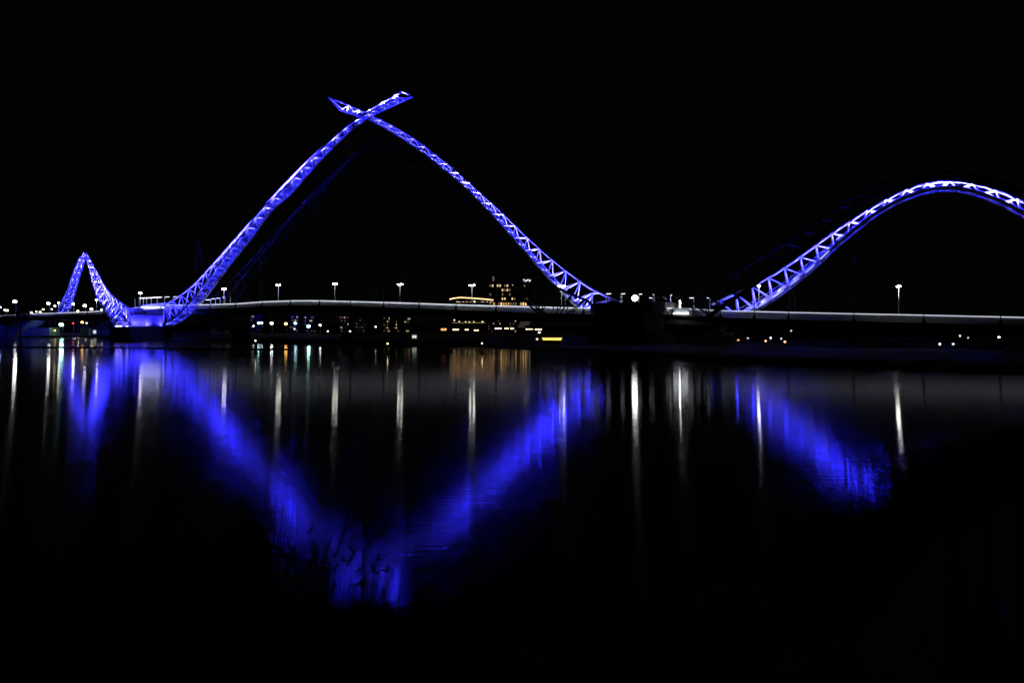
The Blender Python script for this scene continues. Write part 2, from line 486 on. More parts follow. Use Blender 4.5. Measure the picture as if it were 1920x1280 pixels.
Cc = rib('blue lit rib of the right hand span curving out of the picture', C_T, C_E, far, [(0, 1.5), (1, 1.5)], 24, True, True, rails=True, dashes=6,
         energy=2600, rd=.14, rb=.36, ecurve=[(0, .35), (.2, .5), (.5, 1.4), (1, 1.5)])
# left span, on its own line from the near side of the pier to the far side of the deck
DX = Line((-145.2, 251.2), (-81.8, 99.4))
D_T = [(241, 577), (228, 567), (211, 553), (200, 540), (192, 527), (182, 507), (170.5, 487), (161.5, 469.5), (155, 474), (147.5, 492), (136, 520), (123.6, 551), (107, 585)]
D_M = [(231, 610), (223, 602), (206, 581), (194, 559), (186, 541), (176, 512), (167, 489), (161, 476.5), (157.5, 477), (151, 493), (142, 518), (133, 551), (121, 586)]
Dd = rib('blue lit far arch rib of the left hand span', D_T, D_M, DX, [(0, 2.5), (.3, 2.0), (.5, 1.0), (.7, 1.6), (1, 2.2)], 22, True, False, perp=False, energy=2900, rt=.26, rb=.26, rd=.12,
         ecurve=[(0, 1), (.5, 1.2), (.6, .6), (1, .6)])
# unlit companions on the opposite side of the deck
sn = AX.n * 12.4
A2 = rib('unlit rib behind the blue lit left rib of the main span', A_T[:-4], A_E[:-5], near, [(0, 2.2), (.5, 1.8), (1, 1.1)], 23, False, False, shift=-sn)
B2_T = [(1109, 568), (1073, 552), (1045, 541), (1024, 525), (993, 504), (974, 483), (955, 460), (930, 432), (905, 405), (880, 378), (855, 350), (827, 325), (790, 300), (750, 272), (720, 256)]
B2_M = [(1050, 604), (1023, 595), (1004, 578), (976, 550), (950, 518), (925, 487), (905, 461), (874, 415), (850, 378), (827, 343), (795, 318), (755, 292), (724, 271)]
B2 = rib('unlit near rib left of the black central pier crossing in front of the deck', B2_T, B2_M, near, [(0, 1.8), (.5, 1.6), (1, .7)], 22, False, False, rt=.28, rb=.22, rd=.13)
C2_T = [(1262, 560), (1295, 544), (1359, 520), (1400, 498), (1455, 465), (1520, 425), (1573, 383), (1606, 364.5), (1645, 347), (1685, 332), (1725, 323), (1772, 320), (1815, 325), (1850, 334), (1920, 356), (1970, 378), (2030, 415), (2110, 470), (2200, 535)]
C2_M = [(1318, 600), (1345, 582), (1375, 560), (1415, 533), (1440, 515), (1486, 481), (1526, 449), (1574, 410), (1614, 381), (1640, 366), (1669, 357), (1692, 347), (1716, 339), (1740, 335), (1763, 333), (1799, 336), (1850, 345), (1920, 368), (1970, 398), (2050, 450), (2150, 525), (2190, 560)]
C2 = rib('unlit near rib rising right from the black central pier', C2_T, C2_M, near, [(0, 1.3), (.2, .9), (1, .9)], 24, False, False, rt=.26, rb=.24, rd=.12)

g = MB(); g.tube(samp(A2[0], 1), samp(B2[0], 1), .25); g.tube(samp(A2[1], 1), samp(B2[1], 1), .22); g.build('crown_tie', M['steel_shaded'], bridge)
# deck: near parapet line as a table of joints (pixel column, row of the parapet's top)
PH = 1.45
joints = [(240, 578.5), (254, 576.5), (268, 573.5), (300, 571), (345, 571.5), (395, 570.5), (443, 569), (493, 565.3), (545, 563.4), (600, 563.2), (658, 564.7), (720, 566.3), (787, 568.4),
          (856, 570.8), (931, 573), (1010, 575), (1095, 577), (1180, 578.2), (1262, 577), (1300, 579), (1352, 581.8), (1415, 583.5), (1479, 585), (1601, 587.6), (1732, 590.2), (1876, 593.4), (2040, 597), (2230, 601)]
ljoints = [(238, 578.5), (220, 580.4), (194, 582.5), (165, 584.2), (137, 585.2), (105, 586.4), (74, 587.4), (43, 588.8), (12, 591), (-25, 593.5), (-65, 596.5)]
DW = 4.6
def deck_run(js, axis, key, dim):
    nl = axis.off(DW)
    P = [nl.hit(*j) for j in js]
    n = axis.n
    for i in range(len(P) - 1):
        a, b = P[i], P[i + 1]
        e = (b - a).normalized()
        a2, b2 = a + e * .09, b - e * .09
        g = MB(); g.slab(a2, b2, a.z - PH, a.z, b.z - PH, b.z, n, .05)
        g.build('parapet_panel', M['parapet'], bridge)
        g = MB(); q = -n * 2 * DW
        g.slab(a2 + q, b2 + q, a.z - PH, a.z, b.z - PH, b.z, n, .05)
        g.build('parapet_panel', M['parapet'], bridge)
        # handrail with its light strip, and an added inner strip that brightens the panels
        g = MB(); g.tube(a + n * .06 + Vector((0, 0, .05)), b + n * .06 + Vector((0, 0, .05)), .045); g.build('handrail', M['white'], bridge)
        mm = M['strip'] if (key == 'r' and js[i][0] >= 1300) else M['strip_d']
        o_ = n * .05 + Vector((0, 0, -.06))
        g = MB(); g.tube(a + o_, b + o_, .05, n=4); g.build('light_strip', mm, bridge)
        o_ = -n * .2 + Vector((0, 0, -.1))
        g = MB(); g.tube(a + o_, b + o_, .04, n=4); g.build('light_strip', M['strip_in'] if js[i][0] < 1262 else M['strip_fill_r'], bridge)
        # bracket that holds the hanger
        g = MB(); c = b + n * .15 + Vector((0, 0, -PH * .5))
        g.add([c + e * .5 + Vector((0, 0, -.9)), c - e * .5 + Vector((0, 0, -.9)), c + Vector((0, 0, .3)),
               c + e * .5 + n * .25 + Vector((0, 0, -.9)), c - e * .5 + n * .25 + Vector((0, 0, -.9)), c + n * .25 + Vector((0, 0, .3))],
              [(0, 1, 2), (5, 4, 3), (0, 3, 4, 1), (1, 4, 5, 2), (2, 5, 3, 0)])
        g.box(c + Vector((0, 0, .2)), (.14, .2, PH * 1.1), ex=e, ey=n)
        g.build('hanger_bracket', M['girder'], bridge)
    # deck slab and girder below it, one mesh each
    g = MB(); g2 = MB()
    for i in range(len(P) - 1):
        a, b = P[i], P[i + 1]
        c = (a + b) / 2 - n * DW; L = Vector((b.x - a.x, b.y - a.y, 0)).length
        g.slab(a - n * DW, b - n * DW, a.z - PH - .35, a.z - PH - .02, b.z - PH - .35, b.z - PH - .02, n, 2 * DW + .5)
        g2.slab(a - n * DW, b - n * DW, a.z - PH - 2.0, a.z - PH - .36, b.z - PH - 2.0, b.z - PH - .36, n, 2 * DW - 1.6)
    g.build('deck_slab', M['wall'], bridge); g2.build('deck_girder', M['girder'], bridge)
    return P
PR = deck_run(joints, AX, 'r', False)
PL = deck_run(ljoints, BX, 'l', True)
def deck_z(px):
    js = joints if px >= 238 else ljoints[::-1]
    ax = AX if px >= 238 else BX
    y = float(np.interp(px, [j[0] for j in js], [j[1] for j in js]))
    p = ax.off(DW).hit(px, y); return p, p.z - PH

# hanger cables
def zat(curves, x):
    best = None
    for c in curves:
        P = c[1]; xs = P[:, 0]
        for i in range(len(xs) - 1):
            if (xs[i] - x) * (xs[i + 1] - x) <= 0 and xs[i] != xs[i + 1]:
                t = (x - xs[i]) / (xs[i + 1] - xs[i]); p = Vector(P[i] * (1 - t) + P[i + 1] * t)
                if best is None or p.z < best.z: best = p
    return best
for j, p in zip(joints, PR):
    if j[0] in (240, 254, 268, 300, 345, 395, 1095, 1180, 1262, 1300, 1352): continue
    top_ = zat([A[1], B2[1], C2[1]], p.x) if False else zat([A[1], B2[1], C2[1]], p.x)
    if top_ is None or top_.z < p.z + 1: continue
    g = MB(); g.tube(p + AX.n * .2, top_, .02, n=5); g.build('hanger_cable', M['cable'], bridge)
    t2 = zat([A2[1], B[1], Cc[1]], p.x - AX.n.x * 2 * DW)
    if t2 is not None and t2.z > p.z + 1:
        g = MB(); g.tube(p - AX.n * 2 * DW, t2, .02, n=5); g.build('hanger_cable', M['cable'], bridge)

# piers -----------------------------------------------------------
def oct_poly(c, L, Wd, ch, ax):
    d, n = ax.d, ax.n; P = []
    for x, y in ((-L / 2, -Wd / 2 + ch), (-L / 2 + ch, -Wd / 2), (L / 2 - ch, -Wd / 2), (L / 2, -Wd / 2 + ch), (L / 2, Wd / 2 - ch), (L / 2 - ch, Wd / 2), (-L / 2 + ch, Wd / 2), (-L / 2, Wd / 2 - ch)):
        q = c + d * x + n * y; P.append((q.x, q.y))
    a = sum(P[i][0] * P[(i + 1) % 8][1] - P[(i + 1) % 8][0] * P[i][1] for i in range(8))
    return P if a > 0 else P[::-1]
pc = AX.hit(266, 600); pc.z = 0
g = MB(); g.prism(oct_poly(pc, 19, 17, 3, AX), -1, 5.2, 1.0); g.build('pier_footing', M['darkconc'], bridge)
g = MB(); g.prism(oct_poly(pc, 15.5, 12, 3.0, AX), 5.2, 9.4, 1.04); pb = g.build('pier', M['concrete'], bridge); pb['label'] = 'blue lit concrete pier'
g = MB(); g.prism(oct_poly(pc, 17, 13.5, 2.2, AX), 9.45, 12.0, 1.04); g.build('pier_cap', M['darkconc'], bridge)
for i in range(7):
    # ladder rungs and rails on the pier face
    pass
fc = pc + AX.n * 7.2
g = MB()
for s in (-.35, .35): g.tube(fc + AX.d * (s - .5) - AX.n * .9 + Vector((0, 0, 5.2)), fc + AX.d * (s - .5) - AX.n * .6 + Vector((0, 0, 9.5)), .05)
for i in range(12): g.tube(fc + AX.d * -.85 - AX.n * .85 + Vector((0, 0, 5.5 + i * .34)), fc + AX.d * -.15 - AX.n * .85 + Vector((0, 0, 5.5 + i * .34)), .03)
g.build('ladder', M['girder'], bridge)
g = MB()
for i in range(-8, 9): g.tube(fc + AX.d * i + Vector((0, 0, 5.2)), fc + AX.d * i + Vector((0, 0, 6.2)), .035, n=4)
for z in (5.7, 6.2): g.tube(fc + AX.d * -8.5 + Vector((0, 0, z)), fc + AX.d * 8.5 + Vector((0, 0, z)), .035, n=4)
g.build('railing', M['girder'], bridge)
for k_, off in enumerate((-4.2, -3.0, -1.0, 3.0)):
    p = fc + AX.d * off + Vector((0, 0, 5.35)) + AX.n * .2
    g = MB(); g.box(p, (.7 if k_ != 1 else 1.6, .3, .28), ex=AX.d, ey=AX.n); g.build('base_floodlight', M['base_led'], bridge)
for off, en in ((-5.5, 1), (-2.0, 1.1), (2.5, 1), (6, .8)):
    L = bpy.data.lights.new('pier_uplight', 'SPOT'); L.color = LEDC; L.energy = 13000 * en; L.spot_size = math.radians(140); L.spot_blend = .8; L.shadow_soft_size = .2
    lo_ = bpy.data.objects.new('pier_uplight', L); C.objects.link(lo_); lo_.parent = bridge
    lo_.location = fc + AX.d * off + AX.n * .1 + Vector((0, 0, 5.4)) - bridge.location
    lo_.rotation_euler = (-AX.n * .55 + Vector((0, 0, .8))).to_track_quat('-Z', 'Y').to_euler()
# the end face that looks to the right
ec = pc + AX.d * 9
for off in (-3, 3):
    L = bpy.data.lights.new('pier_uplight', 'SPOT'); L.color = LEDC; L.energy = 6000; L.spot_size = math.radians(140); L.spot_blend = .8; L.shadow_soft_size = .2
    lo_ = bpy.data.objects.new('pier_uplight', L); C.objects.link(lo_); lo_.parent = bridge
    lo_.location = ec + AX.n * off + Vector((0, 0, 5.4)) - bridge.location
    lo_.rotation_euler = (-AX.d * .55 + Vector((0, 0, .8))).to_track_quat('-Z', 'Y').to_euler()

pc2 = AX.hit(1192, 600); pc2.z = 0
g = MB(); g.prism(oct_poly(pc2, 19, 17, 3, AX), -1, 3.6, 1.0); g.build('pier_footing', M['darkconc'], bridge)
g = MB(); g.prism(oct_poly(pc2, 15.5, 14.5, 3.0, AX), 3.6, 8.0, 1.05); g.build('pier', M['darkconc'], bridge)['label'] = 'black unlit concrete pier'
g = MB(); g.prism(oct_poly(pc2, 17.5, 15.5, 2.0, AX), 8.0, 10.3, 1.02); g.build('pier_cap', M['darkconc'], bridge)
# inclined struts beside the pier and the yoke that carries the ribs
g = MB()
g.tube(at(1263, 577, 149), at(1283, 618, 149), .16); g.tube(at(1266, 590, 149), at(1276, 618, 149), .1)
g.build('inclined_strut', M['cable'], bridge)

# white shade frames on the platforms (inverted L: post, then arm)
def lframe(px, ytop, ybot, arm, ax=AX, depth=0, r=.09, double=False):
    p0 = ax.off(depth).hit(px, ybot); p1 = ax.off(depth).hit(px, ytop); p1.x, p1.y = p0.x, p0.y
    g = MB(); g.box((p0 + p1) / 2, (r * 2.2, r * 2.2, p1.z - p0.z), ex=ax.d, ey=ax.n)
    if arm:
        q = ax.off(depth).hit(px + arm, ytop)
        q.z = p1.z
        g.box((p1 + q) / 2 - Vector((0, 0, r * .9)), ((q - p1).length, r * 2.6, r * 1.8), ex=(q - p1).normalized(), ey=ax.n)
        lt = MB(); lt.box((p1 + q) / 2 - Vector((0, 0, r * 1.8 + .03)) + ax.n * .0, ((q - p1).length * .8, r * 1.6, .05), ex=(q - p1).normalized(), ey=ax.n)
        lt.build('arm_light_fill', M['armlight_fill'], bridge)  # on the right pier these strips are added to brighten the frames
        lt = MB(); lt.box(p0 + ax.n * .35 + Vector((0, 0, .12)), (.16, .16, .2)); lt.build('post_fill_light', M['post_fill'], bridge)  # added glowing box at the post foot, brightens the frame
    g.build('shade_frame', M['white'], bridge)
for a in ((253, 560, 577, 0), (261, 560, 577, 0), (269, 558, 577, 0), (275, 558, 576, 0), (283.5, 557.5, 575, 0), (295, 557, 575, 0),
          (308.5, 556, 573, 10), (325, 555.5, 572, 7), (395, 561, 575, -10), (404, 559, 574, -8), (413, 558, 574, -8), (422, 556.5, 573, -5), (432, 555, 568, 0)):
    lframe(*a)
g = MB(); p = AX.hit(262, 558.5); q = AX.hit(303, 556.5); g.box((p + q) / 2, ((q - p).length, 1.2, .18), ex=(q - p).normalized(), ey=AX.n); g.build('canopy_beam', M['white'], bridge)
g = MB(); g.box((p + q) / 2 - Vector((0, 0, .16)), ((q - p).length * .95, .3, .06), ex=(q - p).normalized(), ey=AX.n); g.build('canopy_fill_strip', M['canopy_fill'], bridge)  # added strip that throws white light on the canopy posts
for a in ((1111, 549, 570, 14), (1136.5, 549.5, 570, 10), (1164.5, 549.5, 570, 8), (1167, 555, 570, -4), (1198, 550, 570, 6), (1227, 551, 570, -3), (1224, 557, 570, -7), (1142, 559, 570, 0),
          (1301, 557, 590, -9), (1331, 557, 590, -6), (1257, 552, 572, 3), (1095, 558, 580, 0), (1060, 560, 582, 0)):
    lframe(*a)
g = MB()
for a, b in (((1143, 550), (1165, 551.5)), ((1172, 550), (1200, 552)), ((1204, 552), (1227, 551)), ((1224, 558), (1248, 557)), ((1145, 551), (1196, 558))):
    g.tube(AX.hit(*a), AX.hit(*b), .03, n=4)
g.build('catenary_cable', M['cable'], bridge)
lframe(1248, 560, 561.5, 0)
g = MB(); p = AX.hit(1243, 557); q = AX.hit(1250, 561); g.box((p + q) / 2, ((q - p).length, .25, .3), ex=(q - p).normalized(), ey=AX.n); g.build('shade_frame', M['white'], bridge)

# white lit seating walls on the platforms
wl = [(258, 576, 577.8), (268, 571.5, 577.5), (283, 570, 577), (300, 568, 577), (312, 567, 577)]
fr = AX.off(5.2)
g = MB(); P = [(fr.hit(x, a), fr.hit(x, b)) for x, a, b in wl]
for (a0, a1), (b0, b1) in zip(P[:-1], P[1:]): g.slab(a0, b0, a1.z, a0.z, b1.z, b0.z, AX.n, .3)
g.build('seating_wall', M['parapet'], bridge)
g = MB(); a_, b_ = P[0 if len(P) == 2 else 1][1], P[-1][1]; o_ = AX.n * .55 + Vector((0, 0, .1))
g.tube(a_ + o_, b_ + o_, .08, n=5); g.build('wall_fill_bar', M['wall_fill'], bridge)  # added light bar in front of the wall foot
wl = [(1264, 576, 588.6), (1292, 577.5, 588.6)]
g = MB(); P = [(fr.hit(x, a), fr.hit(x, b)) for x, a, b in wl]
for (a0, a1), (b0, b1) in zip(P[:-1], P[1:]): g.slab(a0, b0, a1.z, a0.z, b1.z, b0.z, AX.n, .3)
g.build('seating_wall', M['parapet'], bridge)
g = MB(); a_, b_ = P[0 if len(P) == 2 else 1][1], P[-1][1]; o_ = AX.n * .55 + Vector((0, 0, .1))
g.tube(a_ + o_, b_ + o_, .08, n=5); g.build('wall_fill_bar', M['wall_fill'], bridge)

# ---------------------------------------------------------------- deck lamps
LH = 7.0
def make_lamp(heads=2):
    t = thing('deck_lamp', (0, 0, 0), '', 'lamp')
    g = MB(); g.path([(0, 0, 0), (0, 0, LH * .5), (0, 0, LH)], [.12, .1, .07]); g.build('pole', M['white'], t, smooth=True)
    g = MB(); g.box((0, 0, LH + .02), (1.5 if heads == 2 else 1.0, .09, .08)); g.build('arm', M['white'], t)
    for s in ((-1, 1) if heads == 2 else (0,)):
        g = MB(); g.prism([(s * .62 + .34 * math.cos(a), .3 * math.sin(a)) for a in np.linspace(0, 2 * math.pi, 12, endpoint=False)], LH - .02, LH + .13, .8)
        h = g.build('lamp_head', M['white'], t)
        g = MB(); g.ball((s * .62, 0, LH - .08), .29, 10, 6, .7)
        g.build('lens', M['lampW'], h)
    g = MB(); g.box((-.18, 0, LH * .55), (.3, .16, .2)); g.build('camera_bracket', M['white'], t)
    return t
lamp0 = make_lamp()
lamps = [(522, 'first tall twin headed deck lamp right of the rising blue left rib'),
         (110, 'twin headed lamp at the left foot of the far blue arch'),
         (181, 'twin headed lamp between the legs of the far blue arch'),
         (263, 'twin headed lamp above the white canopy on the blue lit pier'),
         (420, 'twin headed lamp just right of the blue left rib beside the shade frames'),
         (628, 'twin headed deck lamp below the crossing, second right of the left rib'),
         (750, 'twin headed deck lamp standing third right of the left rib'),
         (885, 'twin headed deck lamp standing in front of the warm lit roof line'),
         (1053, 'twin headed deck lamp seen against the lower end of the right blue rib'),
         (1423, 'deck lamp standing inside the foot of the right hand blue rib'),
         (1685, 'brightest tall deck lamp alone under the right hand arch')]
for i, (px, lab) in enumerate(lamps):
    o = lamp0 if i == 0 else dup(lamp0)
    p, z = deck_z(px)
    ax = AX if px >= 238 else BX
    q = ax.hit(px, 600); o.location = (q.x, q.y, z - .02)
    o.rotation_euler = (0, 0, math.atan2(ax.d.y, ax.d.x) + (math.radians(100) if px in (1423, 1685) else 0))
    o['label'] = lab; o['group'] = 'lamps along the bridge deck'

# work light on the central pier
wl_p = AX.off(2).hit(1190, 570); wl_p.z = 10.3
t = thing('work_light', wl_p, 'very bright white work light on the black central pier', 'floodlight')
g = MB(); g.tube((0, 0, 0), (0, 0, 1.4), .07); g.build('mast', M['white'], t)
g = MB(); g.tube((0, .1, 1.2), (0, -.28, 1.12), .5, .72, n=16); h = g.build('lamp_head', M['black'], t)
g = MB(); g.tube((0, -.29, 1.118), (0, -.38, 1.1), .66, .6, n=16); g.build('lens', M['workL'], h)
q = AX.off(1).hit(1275, 575)
t = thing('column_light', (q.x, q.y, deck_z(1275)[1]), 'slim upright light column right of the black central pier', 'lamp')
g = MB(); g.tube((0, 0, 0), (0, 0, 1.2), .12); g.build('post', M['white'], t)
g = MB(); g.tube((0, 0, 1.2), (0, 0, 3.2), .1, n=8); g.build('light_tube', emat('column_light_lens', (1, .98, .95), 60), t)

# ---------------------------------------------------------------- far bank lights
def far_lamp(px, py, c, s, D, r, label, group, mast=True):
    p = at(px, py, D); gz = 1.0 if D > shoreD(px) else 0.0
    t = thing('street_lamp', (p.x, p.y, min(gz, p.z - .3)), label, 'street lamp', group)
    h = p.z - t.location.z
    if h > .6:
        g = MB(); g.tube((0, 0, 0), (0, 0, h), .1 * max(1, D / 300), .06 * max(1, D / 300)); g.build('pole', M['cable'], t)
        g = MB(); g.tube((0, 0, h), (0, -r * 1.4, h + .1), .05); g.build('arm', M['cable'], t)
    g = MB(); g.ball((0, -r, h), r, 8, 6, .7); g.build('lamp_glass', dotmat(c, s), t, smooth=True)
    return t
far_list = [
    # px, py, colour, strength, distance, radius, label, group
    (30, 565.5, 'w', 60, 420, 1.15, 'brightest white street lamp at the far left above the dark tree', None),
    (92.5, 569, 'w', 40, 430, 1.0, 'white street lamp left of the far blue arch', None),
    (104, 573.5, 'y', 12, 520, .9, 'small yellowish street lamp beside the left foot of the far arch', None),
    (138.5, 570, 'w', 40, 430, 1.0, 'white street lamp between the far arch legs, left one', None),
    (160.5, 573, 'w', 44, 430, 1.0, 'white street lamp midway between the far arch legs', None),
    (173, 579.5, 'y', 22, 520, 1.1, 'yellow street lamp close to the right leg of the far arch', None),
    (147, 583, 'y', 20, 520, .8, 'low yellow street lamp just over the deck between the far arch legs', None),
    (191, 580.5, 'y', 10, 520, .7, 'small yellow street lamp touching the right leg of the far arch', None),
    (82, 580, 'y', 14, 540, .8, 'upper yellow street lamp of the cluster left of the far arch', None),
    (76.5, 585, 'y', 14, 540, .8, 'yellow street lamp low in the cluster left of the far arch', None),
    (60, 586, 'y', 18, 540, .8, 'yellow street lamp at the cluster\'s left end over the deck', None),
    (69, 584, 'y', 12, 540, .6, 'faint yellow street lamp inside the cluster left of the far arch', None),
    (98, 579.5, 'w', 8, 500, .6, 'small white lamp just left of the far arch foot', None),
    (15, 582, 'y', 22, 520, .8, 'yellow street lamp at the left edge beside the dark tree', None),
    (10, 581, 'w', 10, 520, .7, 'faint white lamp at the left edge', None),
    (1, 576, 'w', 26, 480, .8, 'white street lamp cut by the left edge of the frame', None),
    (117.5, 608.5, 't', 35, 330, 1.1, 'bright teal site lamp under the deck above the pale sheds', None),
    (104, 619.5, 'o', 8, 330, .5, 'tiny orange lamp on the bank left of the sheds', None),
    (138, 606, 'r', 6, 420, .6, 'small red light under the deck left of the orange one', None),
    (155.5, 604, 'o', 12, 420, .9, 'orange light under the deck beside the red one', None),
    (163.5, 605.5, 'w', 4, 420, .6, 'faint white light right of the orange one under the left deck', None),
    (476, 611, 'w', 9, 400, .6, 'small white lamp lowest at the left of the row under the deck', None),
    (486, 605.5, 't', 14, 420, 1.0, 'pale teal lamp, left of the close pair under the main span', None),
    (491.6, 605, 'w', 10, 420, .8, 'white lamp, right of the close pair under the main span', None),
    (510.4, 606, 'w', 18, 420, 1.1, 'round white lamp next left of the orange one under the main span', None),
    (537, 606.8, 'o', 16, 420, 1.15, 'round orange lamp under the main span', None),
    (554.6, 606, 't', 14, 420, 1.0, 'pale lamp next right of the orange one', None),
    (552.7, 616.7, 'w', 5, 400, .5, 'tiny lamp low between the orange lamp and the teal lamp', None),
    (579.6, 611.5, 't', 30, 330, .95, 'bright teal lamp on a visible pole under the main span', None),
    (601, 609.6, 'w', 14, 400, .8, 'white lamp next right of the teal one', None),
    (615, 620.6, 'w', 8, 400, .5, 'tiny low lamp right of the teal one', None),
    (656.7, 620.8, 'w', 10, 400, .55, 'tiny white lamp above the pale shed under the main span', None),
    (704.8, 612.5, 'w', 8, 420, .6, 'small white lamp alone below the deck under the crossing', None),
    (852, 600, 'y', 3, 450, .6, 'faint lamp at the left end of the terrace below the casino', None),
    (1011, 623, 'w', 6, 380, .7, 'small white lamp just above the amber lit ferry', None),
    (1402, 633, 'w', 9, 150, .26, 'white lamp between the orange lamps on the right bank', None),
    (1383.5, 637.5, 'o', 9, 150, .26, 'leftmost orange lamp on the right bank beside the blue lit rubble', None),
    (1435, 639, 'o', 8, 150, .24, 'middle orange lamp on the right bank', None),
    (1444.5, 633.3, 'w', 7, 160, .24, 'white lamp beside the middle orange lamp on the right bank', None),
    (1464.5, 634.6, 'w', 4, 170, .2, 'tiny white lamp left of the rightmost orange lamp', None),
    (1471, 640.5, 'o', 9, 145, .26, 'rightmost orange lamp on the right bank', None),
    (1483, 620, 'w', 2, 300, .45, 'faint lamp under the deck of the right span', None),
    (1761, 644.7, 'y', 8, 120, .2, 'warm lamp on the bank under the right arch', None),
    (1786, 644.7, 'w', 4, 120, .2, 'dim pale lamp right of the warm one under the right arch', None),
    (1799, 629.6, 'w', 5, 220, .3, 'small lamp under the deck at the right, second from the edge', None),
    (1814, 633, 'w', 1.5, 200, .3, 'faintest lamp under the deck at the right', None),
    (1871.7, 632, 'w', 9, 200, .36, 'white lamp nearest the right edge under the deck', None),
]
for a in far_list:
    far_lamp(a[0], a[1], a[2], a[3] * .7, a[4], a[5] * .88, a[6], 'lamps on the far bank')
# floating marker lights
for px, py, lab in ((479, 638.5, 'small yellow marker buoy on the water below the lamp row'), (726.7, 644, 'small warm marker buoy below the main span crossing'), (904, 643.5, 'faint marker buoy in front of the casino reflection')):
    D = 128; p = at(px, py, D)
    t = thing('marker_buoy', (p.x, p.y, 0), lab, 'buoy', 'marker buoys on the river')
    g = MB(); g.prism([(.5 * math.cos(a), .5 * math.sin(a)) for a in np.linspace(0, 2 * math.pi, 10, endpoint=False)], -.3, .5, .6); g.build('float', M['yellow'], t)
    g = MB(); g.tube((0, 0, .5), (0, 0, p.z - .1), .05, .04); g.build('mast', M['cable'], t)
    g = MB(); g.ball((0, 0, p.z), .13, 8, 6); g.build('lantern', dotmat('y', 6), t)

# ---------------------------------------------------------------- far buildings
def block(name, label, x0, x1, ytop, D, depth, lit, cat='building', group=None, wm=None, roofm=None, rows=6, cols=8, wallm=None, ybase=None, ww=.6, wh=.55):
    """building front facing the river with every window a part; lit: function(col,row)->material or None"""
    a = at(x0, ytop, D); b = at(x1, ytop, D)
    cx = (a.x + b.x) / 2; Wd = b.x - a.x; H = a.z - 1.0
    t = thing(name, (cx, D, 1.0), label, cat, group)
    g = MB(); g.box((0, depth / 2, H / 2), (Wd, depth, H)); g.build('wall', wallm or M['wall'], t)
    g = MB(); g.box((0, depth / 2, H + .25), (Wd + .8, depth + .8, .5)); g.build('roof', roofm or M['roof'], t)
    cw = Wd / cols; rh = H / (rows + .4)
    for c in range(cols):
        for r in range(rows):
            m = lit(c, r)
            if m is None: continue
            x = -Wd / 2 + cw * (c + .5); z = rh * (r + .6)
            g = MB(); g.box((x, -.06, z), (cw * ww, .1, rh * wh)); g.build('window', m, t)
            g = MB(); g.box((x, -.14, z - rh * wh / 2 - .1), (cw * ww + .2, .3, .12)); g.build('window_sill', M['roof'], t)
    return t, Wd, H
R = random.Random(3)
# hotel: lit window pattern read off the photograph, top row first (. dark, # lit, - dim)
pat = ["-#-##.##.#....-..",
       "-..-.#-##........",
       "--...#..#-..-....",
       ".....##..##....#.",
       "-....##.#..-.##..",
       ".....#..#-#..-#.#",
       "-....##.##.-.-.#.",
       "#-...#..####.##-.",
       "-#-#.##.#-.##.#..",
       "#.##-.#.########.",
       "-#.#-.#########.."][::-1]
def hl(c, r):
    ch = pat[r][c % 17]
    if ch == '#': return M['hotelw'] if R.random() < .85 else M['hotelw2']
    if ch == '-': return M['hotelw2'] if R.random() < .5 else M['glass']
    return M['glass']
t, Wd, H = block('hotel', 'tall hotel with a grid of warm lit rooms behind the deck', 917, 995, 529, 640, 18, hl, rows=11, cols=17, ww=.55, wh=.5, ybase=575)
g = MB(); g.box((-Wd * .5 + 4, -.2, H + 3.2), (1.6, .6, 4.2)); g.build('roof_emblem', emat('dim_sign_light', (.8, .78, .7), .12), t)
g = MB(); g.box((Wd * .5 - 3.5, -.3, H + 1.7), (7, .5, 2.0)); g.build('roof_sign', M['sign'], t)
g = MB(); g.box((0, 6, H + 1.5), (14, 8, 2.6)); g.build('plant_room', M['wall'], t)
# casino: a low roof with a lit edge
c0, c1 = at(843, 562, 560), at(925, 562, 560)
t = thing('casino_building', ((c0.x + c1.x) / 2, 560, 1), 'long low building whose curved roof edge glows warm, left of the hotel', 'building')
Wd = c1.x - c0.x
g = MB(); g.box((2, 12, 11), (Wd - 6, 22, 20.5)); g.build('wall', M['wall'], t)
edge = [(843, 561), (850, 559.3), (863, 557.6), (880, 558.6), (900, 560), (915, 561.3), (925, 562.5)]
E = [at(x, y, 558) - t.location for x, y in edge]
g = MB(); g.path(E, .45, 6); g.build('roof_edge_light', M['casino'], t)
g = MB(); P = [e + Vector((0, .8, .1)) for e in E]; Q = [e + Vector((0, 24, .6)) for e in E]
g.add(P + Q, [(i, i + 1, len(P) + i + 1, len(P) + i) for i in range(len(P) - 1)]); g.build('roof', M['roof'], t)
for i in range(22):
    px = 856 + i * 3.2; s_ = R.choice([M['warm'], M['hotelw'], M['hotelw2'], M['sign']])
    p = at(px, 565.6 + (i % 3) * .35, 558) - t.location
    g = MB(); g.box(p, (R.uniform(.35, .95), .2, R.uniform(.5, .9))); g.build('window', s_, t)
p = at(889.6, 565.3, 557) - t.location
g = MB(); g.box(p, (1.1, .2, 1.5)); g.build('entrance_sign', dotmat('y', 2), t)
# podium of the hotel, glowing ground floors
pcol = [R.choice(['warm', 'warm', 'warm2d', 'hotelw2', 'glass']) for _ in range(14)]
def podium(c, r): return M[pcol[c]] if R.random() < .85 else M['hotelw2']
block('hotel_podium', 'glowing two storey glass podium at the foot of the hotel', 924, 988, 563.5, 600, 12, lambda c, r: podium(c, r) if r >= 5 else M['glass'], rows=7, cols=14, ww=.55, wh=.7)
